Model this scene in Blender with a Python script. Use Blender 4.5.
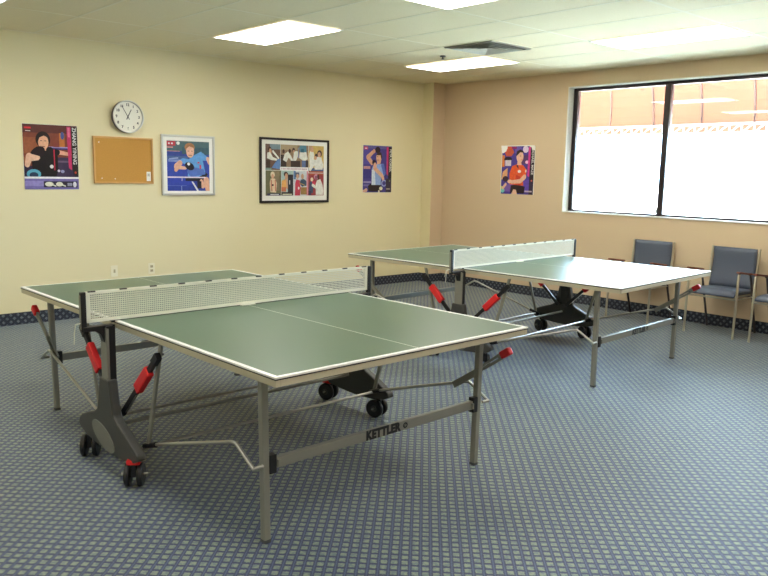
import bpy, bmesh, math, random
from mathutils import Vector, Matrix

for o in list(bpy.data.objects):
    bpy.data.objects.remove(o)
SC = bpy.context.scene
COL = SC.collection
PI = math.pi
random.seed(4)

# ------------------------------------------------------------------ camera
CAM = Vector((7.667, -7.811, 1.510))
yaw, pitch, roll = -0.8366, 0.1501, 0.0202
fw = Vector((math.sin(yaw)*math.cos(pitch), math.cos(yaw)*math.cos(pitch), -math.sin(pitch)))
rt = Vector((math.cos(yaw), -math.sin(yaw), 0)); up = rt.cross(fw)
r2 = rt*math.cos(roll) + up*math.sin(roll)
u2 = -rt*math.sin(roll) + up*math.cos(roll)
cam = bpy.data.cameras.new('camera')
cam.sensor_width = 36.0
cam.lens = 765.5/768*36.0
cam.clip_start = 0.05; cam.clip_end = 300
camo = bpy.data.objects.new('camera', cam); COL.objects.link(camo)
camo.matrix_world = Matrix(((r2.x, u2.x, -fw.x, CAM.x), (r2.y, u2.y, -fw.y, CAM.y),
                            (r2.z, u2.z, -fw.z, CAM.z), (0, 0, 0, 1)))
SC.camera = camo

# ------------------------------------------------------------------ world, sun, exposure
W = bpy.data.worlds.new('sky'); SC.world = W; W.use_nodes = True
bg = W.node_tree.nodes['Background']
bg.inputs[0].default_value = (0.52, 0.75, 1.0, 1)
bg.inputs[1].default_value = 26.0
sun = bpy.data.lights.new('sun', 'SUN'); sun.energy = 145.0; sun.angle = 0.01
sun.color = (1.0, 0.95, 0.86)
suno = bpy.data.objects.new('sun', sun); COL.objects.link(suno)
suno.rotation_euler = (math.radians(-27), math.radians(10), 0)
WX0, WX1, WZ0, WZ1 = 2.195, 5.95, 1.078, 2.548
portal = bpy.data.lights.new('window_portal', 'AREA'); portal.shape = 'RECTANGLE'
portal.size = WX1-WX0; portal.size_y = WZ1-WZ0
portal.cycles.is_portal = True
po = bpy.data.objects.new('window_portal', portal); COL.objects.link(po)
po.location = ((WX0+WX1)/2, 0.2, (WZ0+WZ1)/2); po.rotation_euler = (-PI/2, 0, 0)
LAMP = 5.6
vs = SC.view_settings
vs.view_transform = 'Standard'; vs.look = 'None'; vs.exposure = 1.0; vs.gamma = 1.0
vs.use_curve_mapping = False
SC.cycles.use_denoising = True
SC.cycles.max_bounces = 10; SC.cycles.diffuse_bounces = 6
SC.cycles.transparent_max_bounces = 16
SC.cycles.sample_clamp_indirect = 8.0

# ------------------------------------------------------------------ materials
def lin(c):
    return tuple(((v/255)/12.92 if v/255 <= 0.04045 else (((v/255)+0.055)/1.055)**2.4) for v in c) + (1,)
MATS = {}
def mat(name, rgb, rough=0.5, metal=0.0, spec=0.5, bump=None, noise=None, coat=0.0):
    """rgb is an sRGB albedo; bump = (scale, strength, distance); noise = (scale, amount)"""
    if name in MATS: return MATS[name]
    m = bpy.data.materials.new(name); m.use_nodes = True
    nt = m.node_tree; b = nt.nodes['Principled BSDF']
    b.inputs['Base Color'].default_value = lin(rgb)
    b.inputs['Roughness'].default_value = rough
    b.inputs['Metallic'].default_value = metal
    b.inputs['Specular IOR Level'].default_value = spec
    b.inputs['Coat Weight'].default_value = coat
    tc = None
    if bump or noise:
        tc = nt.nodes.new('ShaderNodeTexCoord')
    if noise:
        n = nt.nodes.new('ShaderNodeTexNoise'); n.inputs['Scale'].default_value = noise[0]
        n.inputs['Detail'].default_value = 4
        nt.links.new(tc.outputs['Object'], n.inputs['Vector'])
        mx = nt.nodes.new('ShaderNodeMix'); mx.data_type = 'RGBA'
        c = lin(rgb); a = noise[1]
        mx.inputs[6].default_value = tuple(v*(1-a) for v in c[:3])+(1,)
        mx.inputs[7].default_value = tuple(min(1, v*(1+a)) for v in c[:3])+(1,)
        nt.links.new(n.outputs[0], mx.inputs[0]); nt.links.new(mx.outputs[2], b.inputs['Base Color'])
    if bump:
        n = nt.nodes.new('ShaderNodeTexNoise'); n.inputs['Scale'].default_value = bump[0]
        n.inputs['Detail'].default_value = 3
        nt.links.new(tc.outputs['Object'], n.inputs['Vector'])
        bp = nt.nodes.new('ShaderNodeBump'); bp.inputs['Strength'].default_value = bump[1]
        bp.inputs['Distance'].default_value = bump[2]
        nt.links.new(n.outputs[0], bp.inputs['Height']); nt.links.new(bp.outputs[0], b.inputs['Normal'])
    MATS[name] = m
    return m

def carpet(name, axes, dark, mid, blob, rot=True, period=0.0408, bw=0.62, bh=0.66):
    m = bpy.data.materials.new(name); m.use_nodes = True
    nt = m.node_tree; N = nt.nodes; L = nt.links
    b = N['Principled BSDF']; b.inputs['Roughness'].default_value = 0.6
    b.inputs['Specular IOR Level'].default_value = 0.5
    b.inputs['Sheen Weight'].default_value = 0.25
    b.inputs['Sheen Roughness'].default_value = 0.45
    g = N.new('ShaderNodeTexCoord'); s = N.new('ShaderNodeSeparateXYZ'); L.new(g.outputs['Object'], s.inputs[0])
    def M(op, a, c=None, d=None):
        n = N.new('ShaderNodeMath'); n.operation = op
        for i, v in enumerate((a, c, d)):
            if v is None: continue
            if isinstance(v, (int, float)): n.inputs[i].default_value = v
            else: L.new(v, n.inputs[i])
        return n.outputs[0]
    A, B = s.outputs[axes[0]], s.outputs[axes[1]]
    if axes[0] == 'XY':
        pass
    k = 1/period
    if rot:
        p = M('MULTIPLY', M('ADD', A, B), k*0.7071); q = M('MULTIPLY', M('SUBTRACT', A, B), k*0.7071)
    else:
        p = M('MULTIPLY', A, k); q = M('MULTIPLY', B, k)
    # a little wobble of the tufts
    nz = N.new('ShaderNodeTexNoise'); nz.inputs['Scale'].default_value = 160; nz.inputs['Detail'].default_value = 2
    L.new(g.outputs['Object'], nz.inputs['Vector'])
    w = M('MULTIPLY', M('SUBTRACT', nz.outputs[0], 0.5), 0.25)
    fp = M('FRACT', M('ADD', p, w)); fq = M('FRACT', M('ADD', q, w))
    dp = M('ABSOLUTE', M('SUBTRACT', fp, 0.5)); dq = M('ABSOLUTE', M('SUBTRACT', fq, 0.5))
    def ss(v, e0, e1):
        n = N.new('ShaderNodeMapRange'); n.interpolation_type = 'SMOOTHSTEP'
        L.new(v, n.inputs[0]); n.inputs[1].default_value = e0; n.inputs[2].default_value = e1
        n.inputs[3].default_value = 1; n.inputs[4].default_value = 0
        return n.outputs[0]
    blobm = M('MULTIPLY', ss(dp, bw/2-0.06, bw/2+0.05), ss(dq, bh/2-0.07, bh/2+0.06))
    midm = ss(M('SUBTRACT', 0.5, dp), 0.03, 0.09)      # pale thread running between the columns
    mx = N.new('ShaderNodeMix'); mx.data_type = 'RGBA'
    mx.inputs[6].default_value = lin(dark); mx.inputs[7].default_value = lin(mid); L.new(midm, mx.inputs[0])
    n2 = N.new('ShaderNodeTexNoise'); n2.inputs['Scale'].default_value = 55; n2.inputs['Detail'].default_value = 3
    L.new(g.outputs['Object'], n2.inputs['Vector'])
    bc = N.new('ShaderNodeMix'); bc.data_type = 'RGBA'
    bc.inputs[6].default_value = lin(blob[0]); bc.inputs[7].default_value = lin(blob[1])
    L.new(ss(n2.outputs[0], 0.4, 0.62), bc.inputs[0])
    m2 = N.new('ShaderNodeMix'); m2.data_type = 'RGBA'
    L.new(blobm, m2.inputs[0]); L.new(mx.outputs[2], m2.inputs[6]); L.new(bc.outputs[2], m2.inputs[7])
    # fine pile speckle
    n3 = N.new('ShaderNodeTexNoise'); n3.inputs['Scale'].default_value = 420; n3.inputs['Detail'].default_value = 2
    L.new(g.outputs['Object'], n3.inputs['Vector'])
    hv = N.new('ShaderNodeHueSaturation'); L.new(m2.outputs[2], hv.inputs['Color'])
    L.new(M('ADD', M('MULTIPLY', n3.outputs[0], 0.9), 0.55), hv.inputs['Value'])
    L.new(hv.outputs[0], b.inputs['Base Color'])
    bp = N.new('ShaderNodeBump'); bp.inputs['Strength'].default_value = 0.35; bp.inputs['Distance'].default_value = 0.003
    L.new(M('ADD', blobm, M('MULTIPLY', n3.outputs[0], 0.7)), bp.inputs['Height']); L.new(bp.outputs[0], b.inputs['Normal'])
    MATS[name] = m
    return m

M_FLOOR = carpet('carpet', (0, 1), (32, 44, 84), (70, 86, 124), ((100, 119, 118), (136, 150, 126)))
M_BASEX = carpet('carpet_base_long', (0, 2), (20, 26, 44), (36, 44, 62), ((72, 80, 92), (104, 112, 118)), period=0.046, bw=.5, bh=.55)
M_BASEY = carpet('carpet_base_side', (1, 2), (20, 26, 44), (36, 44, 62), ((72, 80, 92), (104, 112, 118)), period=0.046, bw=.5, bh=.55)
M_WALLY = mat('yellow_paint', (231, 219, 178), 0.5, spec=0.35, bump=(220, 0.08, 0.002))
M_WALLT = mat('tan_paint', (214, 190, 158), 0.55, spec=0.3, bump=(220, 0.08, 0.002))
M_CEIL = mat('ceiling_tile', (236, 224, 190), 0.9, spec=0.1, bump=(90, 0.5, 0.004), noise=(180, 0.10))
M_TBAR = mat('grid_white', (236, 226, 196), 0.6)
M_WHITE = mat('white_paint', (238, 236, 228), 0.45)
M_PLASTER = mat('white_jamb', (236, 234, 224), 0.6)
M_BRONZE = mat('dark_bronze', (44, 36, 38), 0.4, metal=0.3)
M_GREEN = mat('table_green', (78, 104, 82), 0.33, spec=0.6, bump=(900, 0.05, 0.0006))
M_LINE = mat('table_line', (238, 238, 232), 0.35)
M_BLACKEDGE = mat('board_edge', (30, 28, 32), 0.5)
M_APRON = mat('apron_champagne', (205, 196, 168), 0.42, metal=0.35)
M_STEEL = mat('grey_steel', (150, 149, 138), 0.42, metal=0.45)
M_STEELD = mat('dark_steel', (98, 99, 100), 0.4, metal=0.5)
M_CHROME = mat('rod_chrome', (190, 188, 180), 0.28, metal=0.85)
M_PLASTIC = mat('charcoal_plastic', (66, 66, 62), 0.45)
M_PLASTICL = mat('grey_plastic', (118, 118, 110), 0.5)
M_BLACK = mat('black_plastic', (22, 22, 24), 0.4)
M_RUBBER = mat('wheel_rubber', (24, 25, 28), 0.35)
M_RED = mat('red_plastic', (222, 34, 36), 0.4)
M_NET = mat('net_cord', (222, 222, 208), 0.8)
M_TAPE = mat('net_tape', (236, 236, 220), 0.7)
M_VINYL = mat('slate_vinyl', (82, 90, 106), 0.42, spec=0.5, bump=(60, 0.12, 0.004))
M_WOOD = mat('arm_wood', (128, 64, 40), 0.4, noise=(30, 0.3))
M_CHAIRM = mat('chair_steel', (196, 188, 168), 0.3, metal=0.8)
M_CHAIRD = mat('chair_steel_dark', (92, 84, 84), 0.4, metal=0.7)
M_OAK = mat('light_oak', (206, 158, 92), 0.5, noise=(18, 0.15))
M_CORK = mat('cork', (196, 146, 76), 0.9, spec=0.1, noise=(140, 0.22), bump=(200, 0.4, 0.002))
M_SILVER = mat('silver_frame', (212, 212, 208), 0.3, metal=0.7)
M_FBLACK = mat('black_frame', (34, 28, 30), 0.35)
M_MATB = mat('mat_board', (244, 243, 236), 0.8)
M_PAVE = mat('pale_concrete', (226, 224, 218), 0.9, noise=(3, 0.05))

def emit_mat(name, rgb, s):
    m = bpy.data.materials.new(name); m.use_nodes = True
    nt = m.node_tree; nt.nodes.clear()
    e = nt.nodes.new('ShaderNodeEmission'); e.inputs[0].default_value = rgb+(1,); e.inputs[1].default_value = s
    o = nt.nodes.new('ShaderNodeOutputMaterial'); nt.links.new(e.outputs[0], o.inputs[0]); return m
M_LAMP = emit_mat('lamp_diffuser', (1.0, 0.955, 0.88), LAMP)

def glass_mat():
    m = bpy.data.materials.new('window_glass'); m.use_nodes = True
    nt = m.node_tree; nt.nodes.clear(); N = nt.nodes; L = nt.links
    t = N.new('ShaderNodeBsdfTransparent'); t.inputs[0].default_value = (0.95, 0.97, 0.96, 1)
    g = N.new('ShaderNodeBsdfGlossy'); g.inputs['Roughness'].default_value = 0.0
    f = N.new('ShaderNodeFresnel'); f.inputs[0].default_value = 1.6
    x = N.new('ShaderNodeMixShader'); o = N.new('ShaderNodeOutputMaterial')
    L.new(f.outputs[0], x.inputs[0]); L.new(t.outputs[0], x.inputs[1]); L.new(g.outputs[0], x.inputs[2])
    L.new(x.outputs[0], o.inputs[0]); return m
M_GLASS = glass_mat()
def awn_mat():
    m = bpy.data.materials.new('awning_fabric'); m.use_nodes = True
    nt = m.node_tree; nt.nodes.clear(); N = nt.nodes; L = nt.links
    d = N.new('ShaderNodeBsdfDiffuse'); d.inputs[0].default_value = (.041, .0158, .0102, 1)
    t = N.new('ShaderNodeBsdfTranslucent'); t.inputs[0].default_value = (.051, .0208, .0135, 1)
    x = N.new('ShaderNodeMixShader'); x.inputs[0].default_value = 0.35
    o = N.new('ShaderNodeOutputMaterial')
    L.new(d.outputs[0], x.inputs[1]); L.new(t.outputs[0], x.inputs[2]); L.new(x.outputs[0], o.inputs[0]); return m
M_AWN = awn_mat()

# ------------------------------------------------------------------ mesh helpers
class MB:
    def __init__(s): s.v = []; s.f = []; s.mi = []; s.mats = []; s.sm = []
    def m(s, mt):
        if mt not in s.mats: s.mats.append(mt)
        return s.mats.index(mt)
    def add(s, vs, fs, mt, smooth=False):
        o = len(s.v); i = s.m(mt)
        s.v += [tuple(v) for v in vs]
        for f in fs: s.f.append([o+k for k in f]); s.mi.append(i); s.sm.append(smooth)
    def box(s, x0, x1, y0, y1, z0, z1, mt, bev=0.0):
        if x0 > x1: x0, x1 = x1, x0
        if y0 > y1: y0, y1 = y1, y0
        if z0 > z1: z0, z1 = z1, z0
        if bev <= 0:
            vs = [(x, y, z) for x in (x0, x1) for y in (y0, y1) for z in (z0, z1)]
            s.add(vs, [(0,1,3,2), (4,6,7,5), (0,4,5,1), (2,3,7,6), (0,2,6,4), (1,5,7,3)], mt)
        else:
            b = bmesh.new(); bmesh.ops.create_cube(b, size=1)
            for v in b.verts: v.co = ((x0+x1)/2+v.co.x*(x1-x0), (y0+y1)/2+v.co.y*(y1-y0), (z0+z1)/2+v.co.z*(z1-z0))
            bmesh.ops.bevel(b, geom=b.edges[:], offset=bev, segments=2, affect='EDGES', profile=0.6)
            s.bm(b, mt, smooth=False)
    def bm(s, b, mt, smooth=False):
        b.verts.index_update(); s.add([v.co[:] for v in b.verts], [[v.index for v in f.verts] for f in b.faces], mt, smooth); b.free()
    def bar(s, p, q, w, h, mt, ref=(0, 0, 1)):
        """rectangular bar from p to q; w across, h along ref"""
        p, q = Vector(p), Vector(q); d = (q-p).normalized(); r = Vector(ref)
        if abs(d.dot(r)) > 0.98: r = Vector((1, 0, 0))
        a = d.cross(r).normalized(); b = a.cross(d).normalized()
        vs = []
        for c in (p, q):
            for i, j in ((-1,-1), (1,-1), (1,1), (-1,1)): vs.append(c + a*(i*w/2) + b*(j*h/2))
        s.add(vs, [(3,2,1,0), (4,5,6,7), (0,1,5,4), (1,2,6,5), (2,3,7,6), (3,0,4,7)], mt)
    def tube(s, pts, r, mt, n=10, rs=None, caps=True):
        pts = [Vector(p) for p in pts]; vs = []; fs = []
        a = None
        for i, p in enumerate(pts):
            if i == 0: d = pts[1]-p
            elif i == len(pts)-1: d = p-pts[i-1]
            else: d = (pts[i+1]-p).normalized() + (p-pts[i-1]).normalized()
            d.normalize()
            if a is None:
                a = d.cross(Vector((0, 0, 1)))
                if a.length < 0.05: a = d.cross(Vector((1, 0, 0)))
            a = (a - d*a.dot(d)).normalized(); b = d.cross(a)
            rr = rs[i] if rs else r
            for k in range(n):
                t = 2*PI*k/n; vs.append(p + a*(rr*math.cos(t)) + b*(rr*math.sin(t)))
        for i in range(len(pts)-1):
            for k in range(n):
                k2 = (k+1) % n; fs.append((i*n+k, i*n+k2, (i+1)*n+k2, (i+1)*n+k))
        s.add(vs, fs, mt, True)
        if caps:
            s.add(vs[:n], [tuple(range(n))[::-1]], mt); s.add(vs[-n:], [tuple(range(n))], mt)
    def prism(s, poly, axis, a0, a1, mt, smooth=False):
        """poly: 2D points; axis 'y': points are (x,z) extruded in y; 'z': (x,y); 'x': (y,z)"""
        def P(u, v, w): return {'y': (u, w, v), 'z': (u, v, w), 'x': (w, u, v)}[axis]
        n = len(poly); vs = [P(u, v, a0) for u, v in poly] + [P(u, v, a1) for u, v in poly]
        fs = [tuple(range(n)), tuple(range(2*n-1, n-1, -1))] + [(k, n+k, n+(k+1) % n, (k+1) % n) for k in range(n)]
        s.add(vs, fs, mt, smooth)
    def build(s, name, parent=None, bevel=0.0, fixn=True):
        me = bpy.data.meshes.new(name); me.from_pydata(s.v, [], s.f)
        for m_ in s.mats: me.materials.append(m_)
        for p, i, q in zip(me.polygons, s.mi, s.sm): p.material_index = i; p.use_smooth = q
        if fixn:
            b = bmesh.new(); b.from_mesh(me); bmesh.ops.recalc_face_normals(b, faces=b.faces[:]); b.to_mesh(me); b.free()
        me.update()
        o = bpy.data.objects.new(name, me); COL.objects.link(o)
        if parent: o.parent = parent
        if bevel:
            md = o.modifiers.new('bevel', 'BEVEL'); md.width = bevel; md.segments = 2; md.limit_method = 'ANGLE'
        return o

def empty(name, label, cat, loc=(0, 0, 0), rz=0.0, group=None):
    o = bpy.data.objects.new(name, None); COL.objects.link(o)
    o.location = loc; o.rotation_euler = (0, 0, rz); o.empty_display_size = 0.1
    o['label'] = label; o['category'] = cat
    if group: o['group'] = group
    return o
def tag(o, label, cat, group=None):
    o['label'] = label; o['category'] = cat
    if group: o['group'] = group
    return o
def struct(o):
    o['kind'] = 'structure'; return o
def copy_tree(o, parent=None):
    c = o.copy(); COL.objects.link(c)
    if parent: c.parent = parent
    for ch in list(o.children): copy_tree(ch, c)
    return c
def text(name, body, size, loc, rot, mt, parent, ext=0.0006, off=0.0, align='CENTER', sx=1.0, spacing=1.0):
    c = bpy.data.curves.new(name, 'FONT'); c.body = body; c.size = size; c.extrude = ext; c.offset = off
    c.align_x = align; c.align_y = 'CENTER'; c.space_character = spacing
    c.materials.append(mt)
    tmp = bpy.data.objects.new(name, c)
    me = bpy.data.meshes.new_from_object(tmp); bpy.data.objects.remove(tmp)
    for v in me.vertices: v.co.x *= sx
    if not me.materials: me.materials.append(mt)
    o = bpy.data.objects.new(name, me); COL.objects.link(o); o.parent = parent
    o.location = loc; o.rotation_euler = rot
    return o

# ------------------------------------------------------------------ the room
ZC = 2.72
RX, RY = 10.2, -11.2
m = MB(); m.box(-.2, RX, RY, .25, -.1, 0, M_FLOOR); struct(m.build('floor'))
m = MB(); m.box(-.2, RX, RY, .25, ZC, ZC+.12, M_CEIL); struct(m.build('ceiling'))
m = MB(); m.box(-.2, 0, RY, 0, 0, ZC, M_WALLY); struct(m.build('wall_left'))
m = MB()
m.box(-.2, WX0, 0, .25, 0, ZC, M_WALLT); m.box(WX1, RX, 0, .25, 0, ZC, M_WALLT)
m.box(WX0, WX1, 0, .25, 0, WZ0, M_WALLT); m.box(WX0, WX1, 0, .25, WZ1, ZC, M_WALLT)
struct(m.build('wall_back'))
m = MB(); m.box(RX, RX+.2, RY, .25, 0, ZC, M_WALLT); struct(m.build('wall_right'))
m = MB(); m.box(-.2, RX, RY-.2, RY, 0, ZC, M_WALLY); struct(m.build('wall_front'))
# boxed pipe chase in the corner: yellow face, tan side
m = MB(); m.box(0, .172, -.23, -.228, 0, ZC, M_WALLY); m.box(0, .19, -.2279, 0, 0, ZC, M_WALLT)
m.box(.172, .19, -.23, -.228, 0, ZC, M_WALLY)
struct(m.build('wall_corner'))
# carpet base
BH = .112
m = MB(); m.box(0, .01, RY, -.23, 0, BH, M_BASEY); m.box(0, .011, RY, -.23, BH, BH+.004, M_BLACKEDGE); struct(m.build('baseboard_left'))
m = MB(); m.box(.0, .2, -.24, -.23, 0, BH, M_BASEX); m.box(0, .201, -.241, -.23, BH, BH+.004, M_BLACKEDGE)
m.box(.19, .2, -.23, 0, 0, BH, M_BASEY); struct(m.build('baseboard_corner'))
m = MB(); m.box(.2, RX, -.01, 0, 0, BH, M_BASEX); m.box(.2, RX, -.011, 0, BH, BH+.004, M_BLACKEDGE); struct(m.build('baseboard_back'))
# white lining of the window opening
m = MB(); T = .012
m.box(WX0, WX0+T, -.004, .10, WZ0, WZ1, M_PLASTER); m.box(WX1-T, WX1, -.004, .10, WZ0, WZ1, M_PLASTER)
m.box(WX0+T, WX1-T, -.004, .10, WZ1-T, WZ1, M_PLASTER); m.box(WX0+T, WX1-T, -.012, .10, WZ0, WZ0+T, M_PLASTER)
struct(m.build('trim_1'))
# window: bronze frame, mullions, panes
m = MB(); fx0, fx1, fz0, fz1 = WX0+T, WX1-T, WZ0+T, WZ1-T; FW = .055
m.box(fx0, fx0+FW, .10, .16, fz0, fz1, M_BRONZE); m.box(fx1-FW, fx1, .10, .16, fz0, fz1, M_BRONZE)
m.box(fx0+FW, fx1-FW, .10, .16, fz1-.035, fz1, M_BRONZE); m.box(fx0+FW, fx1-FW, .10, .16, fz0, fz0+.022, M_BRONZE)
win = struct(m.build('window_1'))
muls = (3.40, 4.62)
for x in muls:
    m = MB(); m.box(x-.033, x+.033, .095, .165, fz0+.022, fz1-.035, M_BRONZE); m.build('mullion', win)
m = MB(); m.box(3.345, 3.368, .085, .10, fz0+.03, fz0+.085, M_WHITE, .003); m.build('window_latch', win)
xs = [fx0+FW, muls[0]-.033, muls[0]+.033, muls[1]-.033, muls[1]+.033, fx1-FW]
for i in range(0, 6, 2):
    m = MB(); m.box(xs[i], xs[i+1], .128, .129, fz0+.022, fz1-.035, M_GLASS); m.build('pane', win)

# ceiling grid
m = MB(); gx = [1.1+1.22*i for i in range(-1, 8)]; gy = [-3.5+.61*i for i in range(-13, 6)]
for y in gy:
    if RY < y < 0: m.box(0, RX, y-.012, y+.012, ZC-.0018, ZC, M_TBAR)
for x in gx:
    if 0 < x < RX: m.box(x-.012, x+.012, RY, 0, ZC-.0015, ZC, M_TBAR)
m.box(2.93-.012, 2.93+.012, -2.28, -1.67, ZC-.0038, ZC, M_TBAR)
m.box(0, .02, RY, 0, ZC-.0045, ZC, M_TBAR); m.box(0, RX, -.02, 0, ZC-.0046, ZC, M_TBAR)
struct(m.build('trim_2'))

# ceiling lights (recessed troffers, the diffuser flush with the tiles)
def troffer(label, x, y, group=None):
    t = empty('ceiling_light', label, 'ceiling light', (x, y, ZC-.004), 0, group)
    f = MB(); a, b = .595, .29
    f.box(-a-.006, a+.006, -b-.006, -b+.008, -.006, 0, M_WHITE); f.box(-a-.006, a+.006, b-.008, b+.006, -.006, 0, M_WHITE)
    f.box(-a-.006, -a+.008, -b+.008, b-.008, -.006, 0, M_WHITE); f.box(a-.008, a+.006, -b+.008, b-.008, -.006, 0, M_WHITE)
    f.build('light_frame', t)
    d = MB(); d.box(-a+.008, a-.008, -b+.008, b-.008, -.004, -.001, M_LAMP); d.build('diffuser', t)
    return t
troffer('bright recessed ceiling light above the yellow wall, between clock and framed collage', 1.71, -3.805)
troffer('bright recessed ceiling light nearest the corner of the two walls, in front of the vent', 1.65, -1.30)
troffer('bright recessed ceiling light cut off by the top edge of the picture', 4.15, -3.805)
troffer('recessed ceiling light nearest the window, lost in the glare on the ceiling', 4.15, -1.365)
for x, y in ((1.71, -6.245), (4.15, -6.245), (6.59, -3.805), (6.59, -6.245), (6.59, -1.365), (1.71, -8.685), (4.15, -8.685), (6.59, -8.685), (9.03, -3.805), (9.03, -6.245)):  # unseen troffers repeating the visible spacing, added to light the room
    troffer('recessed ceiling light added out of view to light the room', x, y, 'ceiling lights out of view')

# supply air diffuser
v = empty('ceiling_vent', 'square grey louvred air vent set in the ceiling tiles beside a light', 'air vent', (2.625, -1.975, ZC-.004))
m = MB(); o_ = .295
m.box(-o_, o_, -o_, -o_+.03, -.008, 0, M_STEEL); m.box(-o_, o_, o_-.03, o_, -.008, 0, M_STEEL)
m.box(-o_, -o_+.03, -o_+.03, o_-.03, -.008, 0, M_STEEL); m.box(o_-.03, o_, -o_+.03, o_-.03, -.008, 0, M_STEEL); m.build('vent_frame', v)
m = MB(); m.box(-.264, .264, -.264, .264, -.002, 0, M_STEEL); m.build('backing', v)
M_VENT = mat('vent_paint', (190, 188, 174), .5)
for a in (.255, .195, .135, .075):
    m = MB(); b = a-.05
    z0, z1 = -.004, -.017
    for k in range(4):
        R_ = Matrix.Rotation(k*PI/2, 3, 'Z')
        q = [R_ @ Vector(p) for p in ((-b, -b, z0), (b, -b, z0), (a, -a, z1), (-a, -a, z1), (-b, -b, z0+.002), (b, -b, z0+.002), (a, -a, z1+.002), (-a, -a, z1+.002))]
        m.add(q, [(0,1,2,3), (7,6,5,4), (0,4,5,1), (2,6,7,3)], M_VENT)
    m.build('louvre', v)
m = MB(); m.tube([(0, 0, 0), (0, 0, -.012)], .03, M_STEELD, 14); m.tube([(0, 0, -.012), (0, 0, -.03)], .008, M_STEELD, 8)
m.tube([(0, 0, -.03), (0, 0, -.034)], .02, M_STEELD, 12)
sp = m.build('sprinkler_head'); sp.location = (1.925, -1.87, ZC)
tag(sp, 'small metal sprinkler head under the ceiling near the air vent', 'sprinkler')

# outside: pavement and awning
m = MB(); m.box(-60, 60, .25, 120, -.35, -.15, M_PAVE); struct(m.build('pavement'))
aw = empty('awning', 'orange fabric awning with white lattice edge outside the window', 'awning', (3.5, .25, 2.05))
AY, ARy, AZ, ARz = .26, 1.0, 2.15, 1.15
def aprof(x, t, dx=0):   # t 0 bottom .. 1 wall
    th = t*PI/2; return (x+dx*t-3.5, AY+ARy*math.cos(th)-.25, AZ+ARz*math.sin(th)-2.05)
ribx = [.14+.62*i for i in range(-1, 13)]
m = MB(); NS = 14
for i in range(len(ribx)-1):
    for j in range(4):
        xa = ribx[i]+(ribx[i+1]-ribx[i])*j/4; xb = ribx[i]+(ribx[i+1]-ribx[i])*(j+1)/4
        for k in range(NS):
            m.add([aprof(xa, k/NS), aprof(xb, k/NS), aprof(xb, (k+1)/NS), aprof(xa, (k+1)/NS)], [(0, 1, 2, 3)], M_AWN, True)
for xe in (ribx[0], ribx[-1]):
    m.add([aprof(xe, k/NS) for k in range(NS+1)]+[(xe-3.5, .01, .1)], [tuple(range(NS+2))], M_AWN)
cn = m.build('canopy', aw)
m = MB()
yv = AY+ARy-.25+.013; m.add([(ribx[0]-3.5, yv, -.012), (ribx[-1]-3.5, yv, -.012), (ribx[-1]-3.5, yv, .11), (ribx[0]-3.5, yv, .11)], [(0, 1, 2, 3)], M_AWN); m.build('valance', aw)
M_RIB = mat('awning_rib', (46, 28, 26), 0.6)
for i, x in enumerate(ribx):
    m = MB(); dx = .16 if abs(x-2.0) < .05 else 0
    m.tube([Vector(aprof(x, k/NS*.98, dx)) + Vector((0, -.02*math.cos(k/NS*PI/2), -.02*math.sin(k/NS*PI/2))) for k in range(NS+1)], .013, M_RIB, 6); m.build('rib', aw)
m = MB(); yb = AY+ARy-.25-.015; x0, x1 = ribx[0]-3.5, ribx[-1]-3.5
m.box(x0, x1, yb-.012, yb+.012, .085, .108, M_WHITE); m.box(x0, x1, yb-.012, yb+.012, -.008, .008, M_WHITE)
x = x0
while x < x1-.13:
    m.bar((x, yb, 0), (x, yb, .095), .014, .014, M_WHITE, (0, 1, 0)); m.bar((x+.01, yb, 0), (x+.13, yb, .095), .012, .014, M_WHITE, (0, 1, 0)); x += .14
m.build('lattice_edge', aw)

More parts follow.
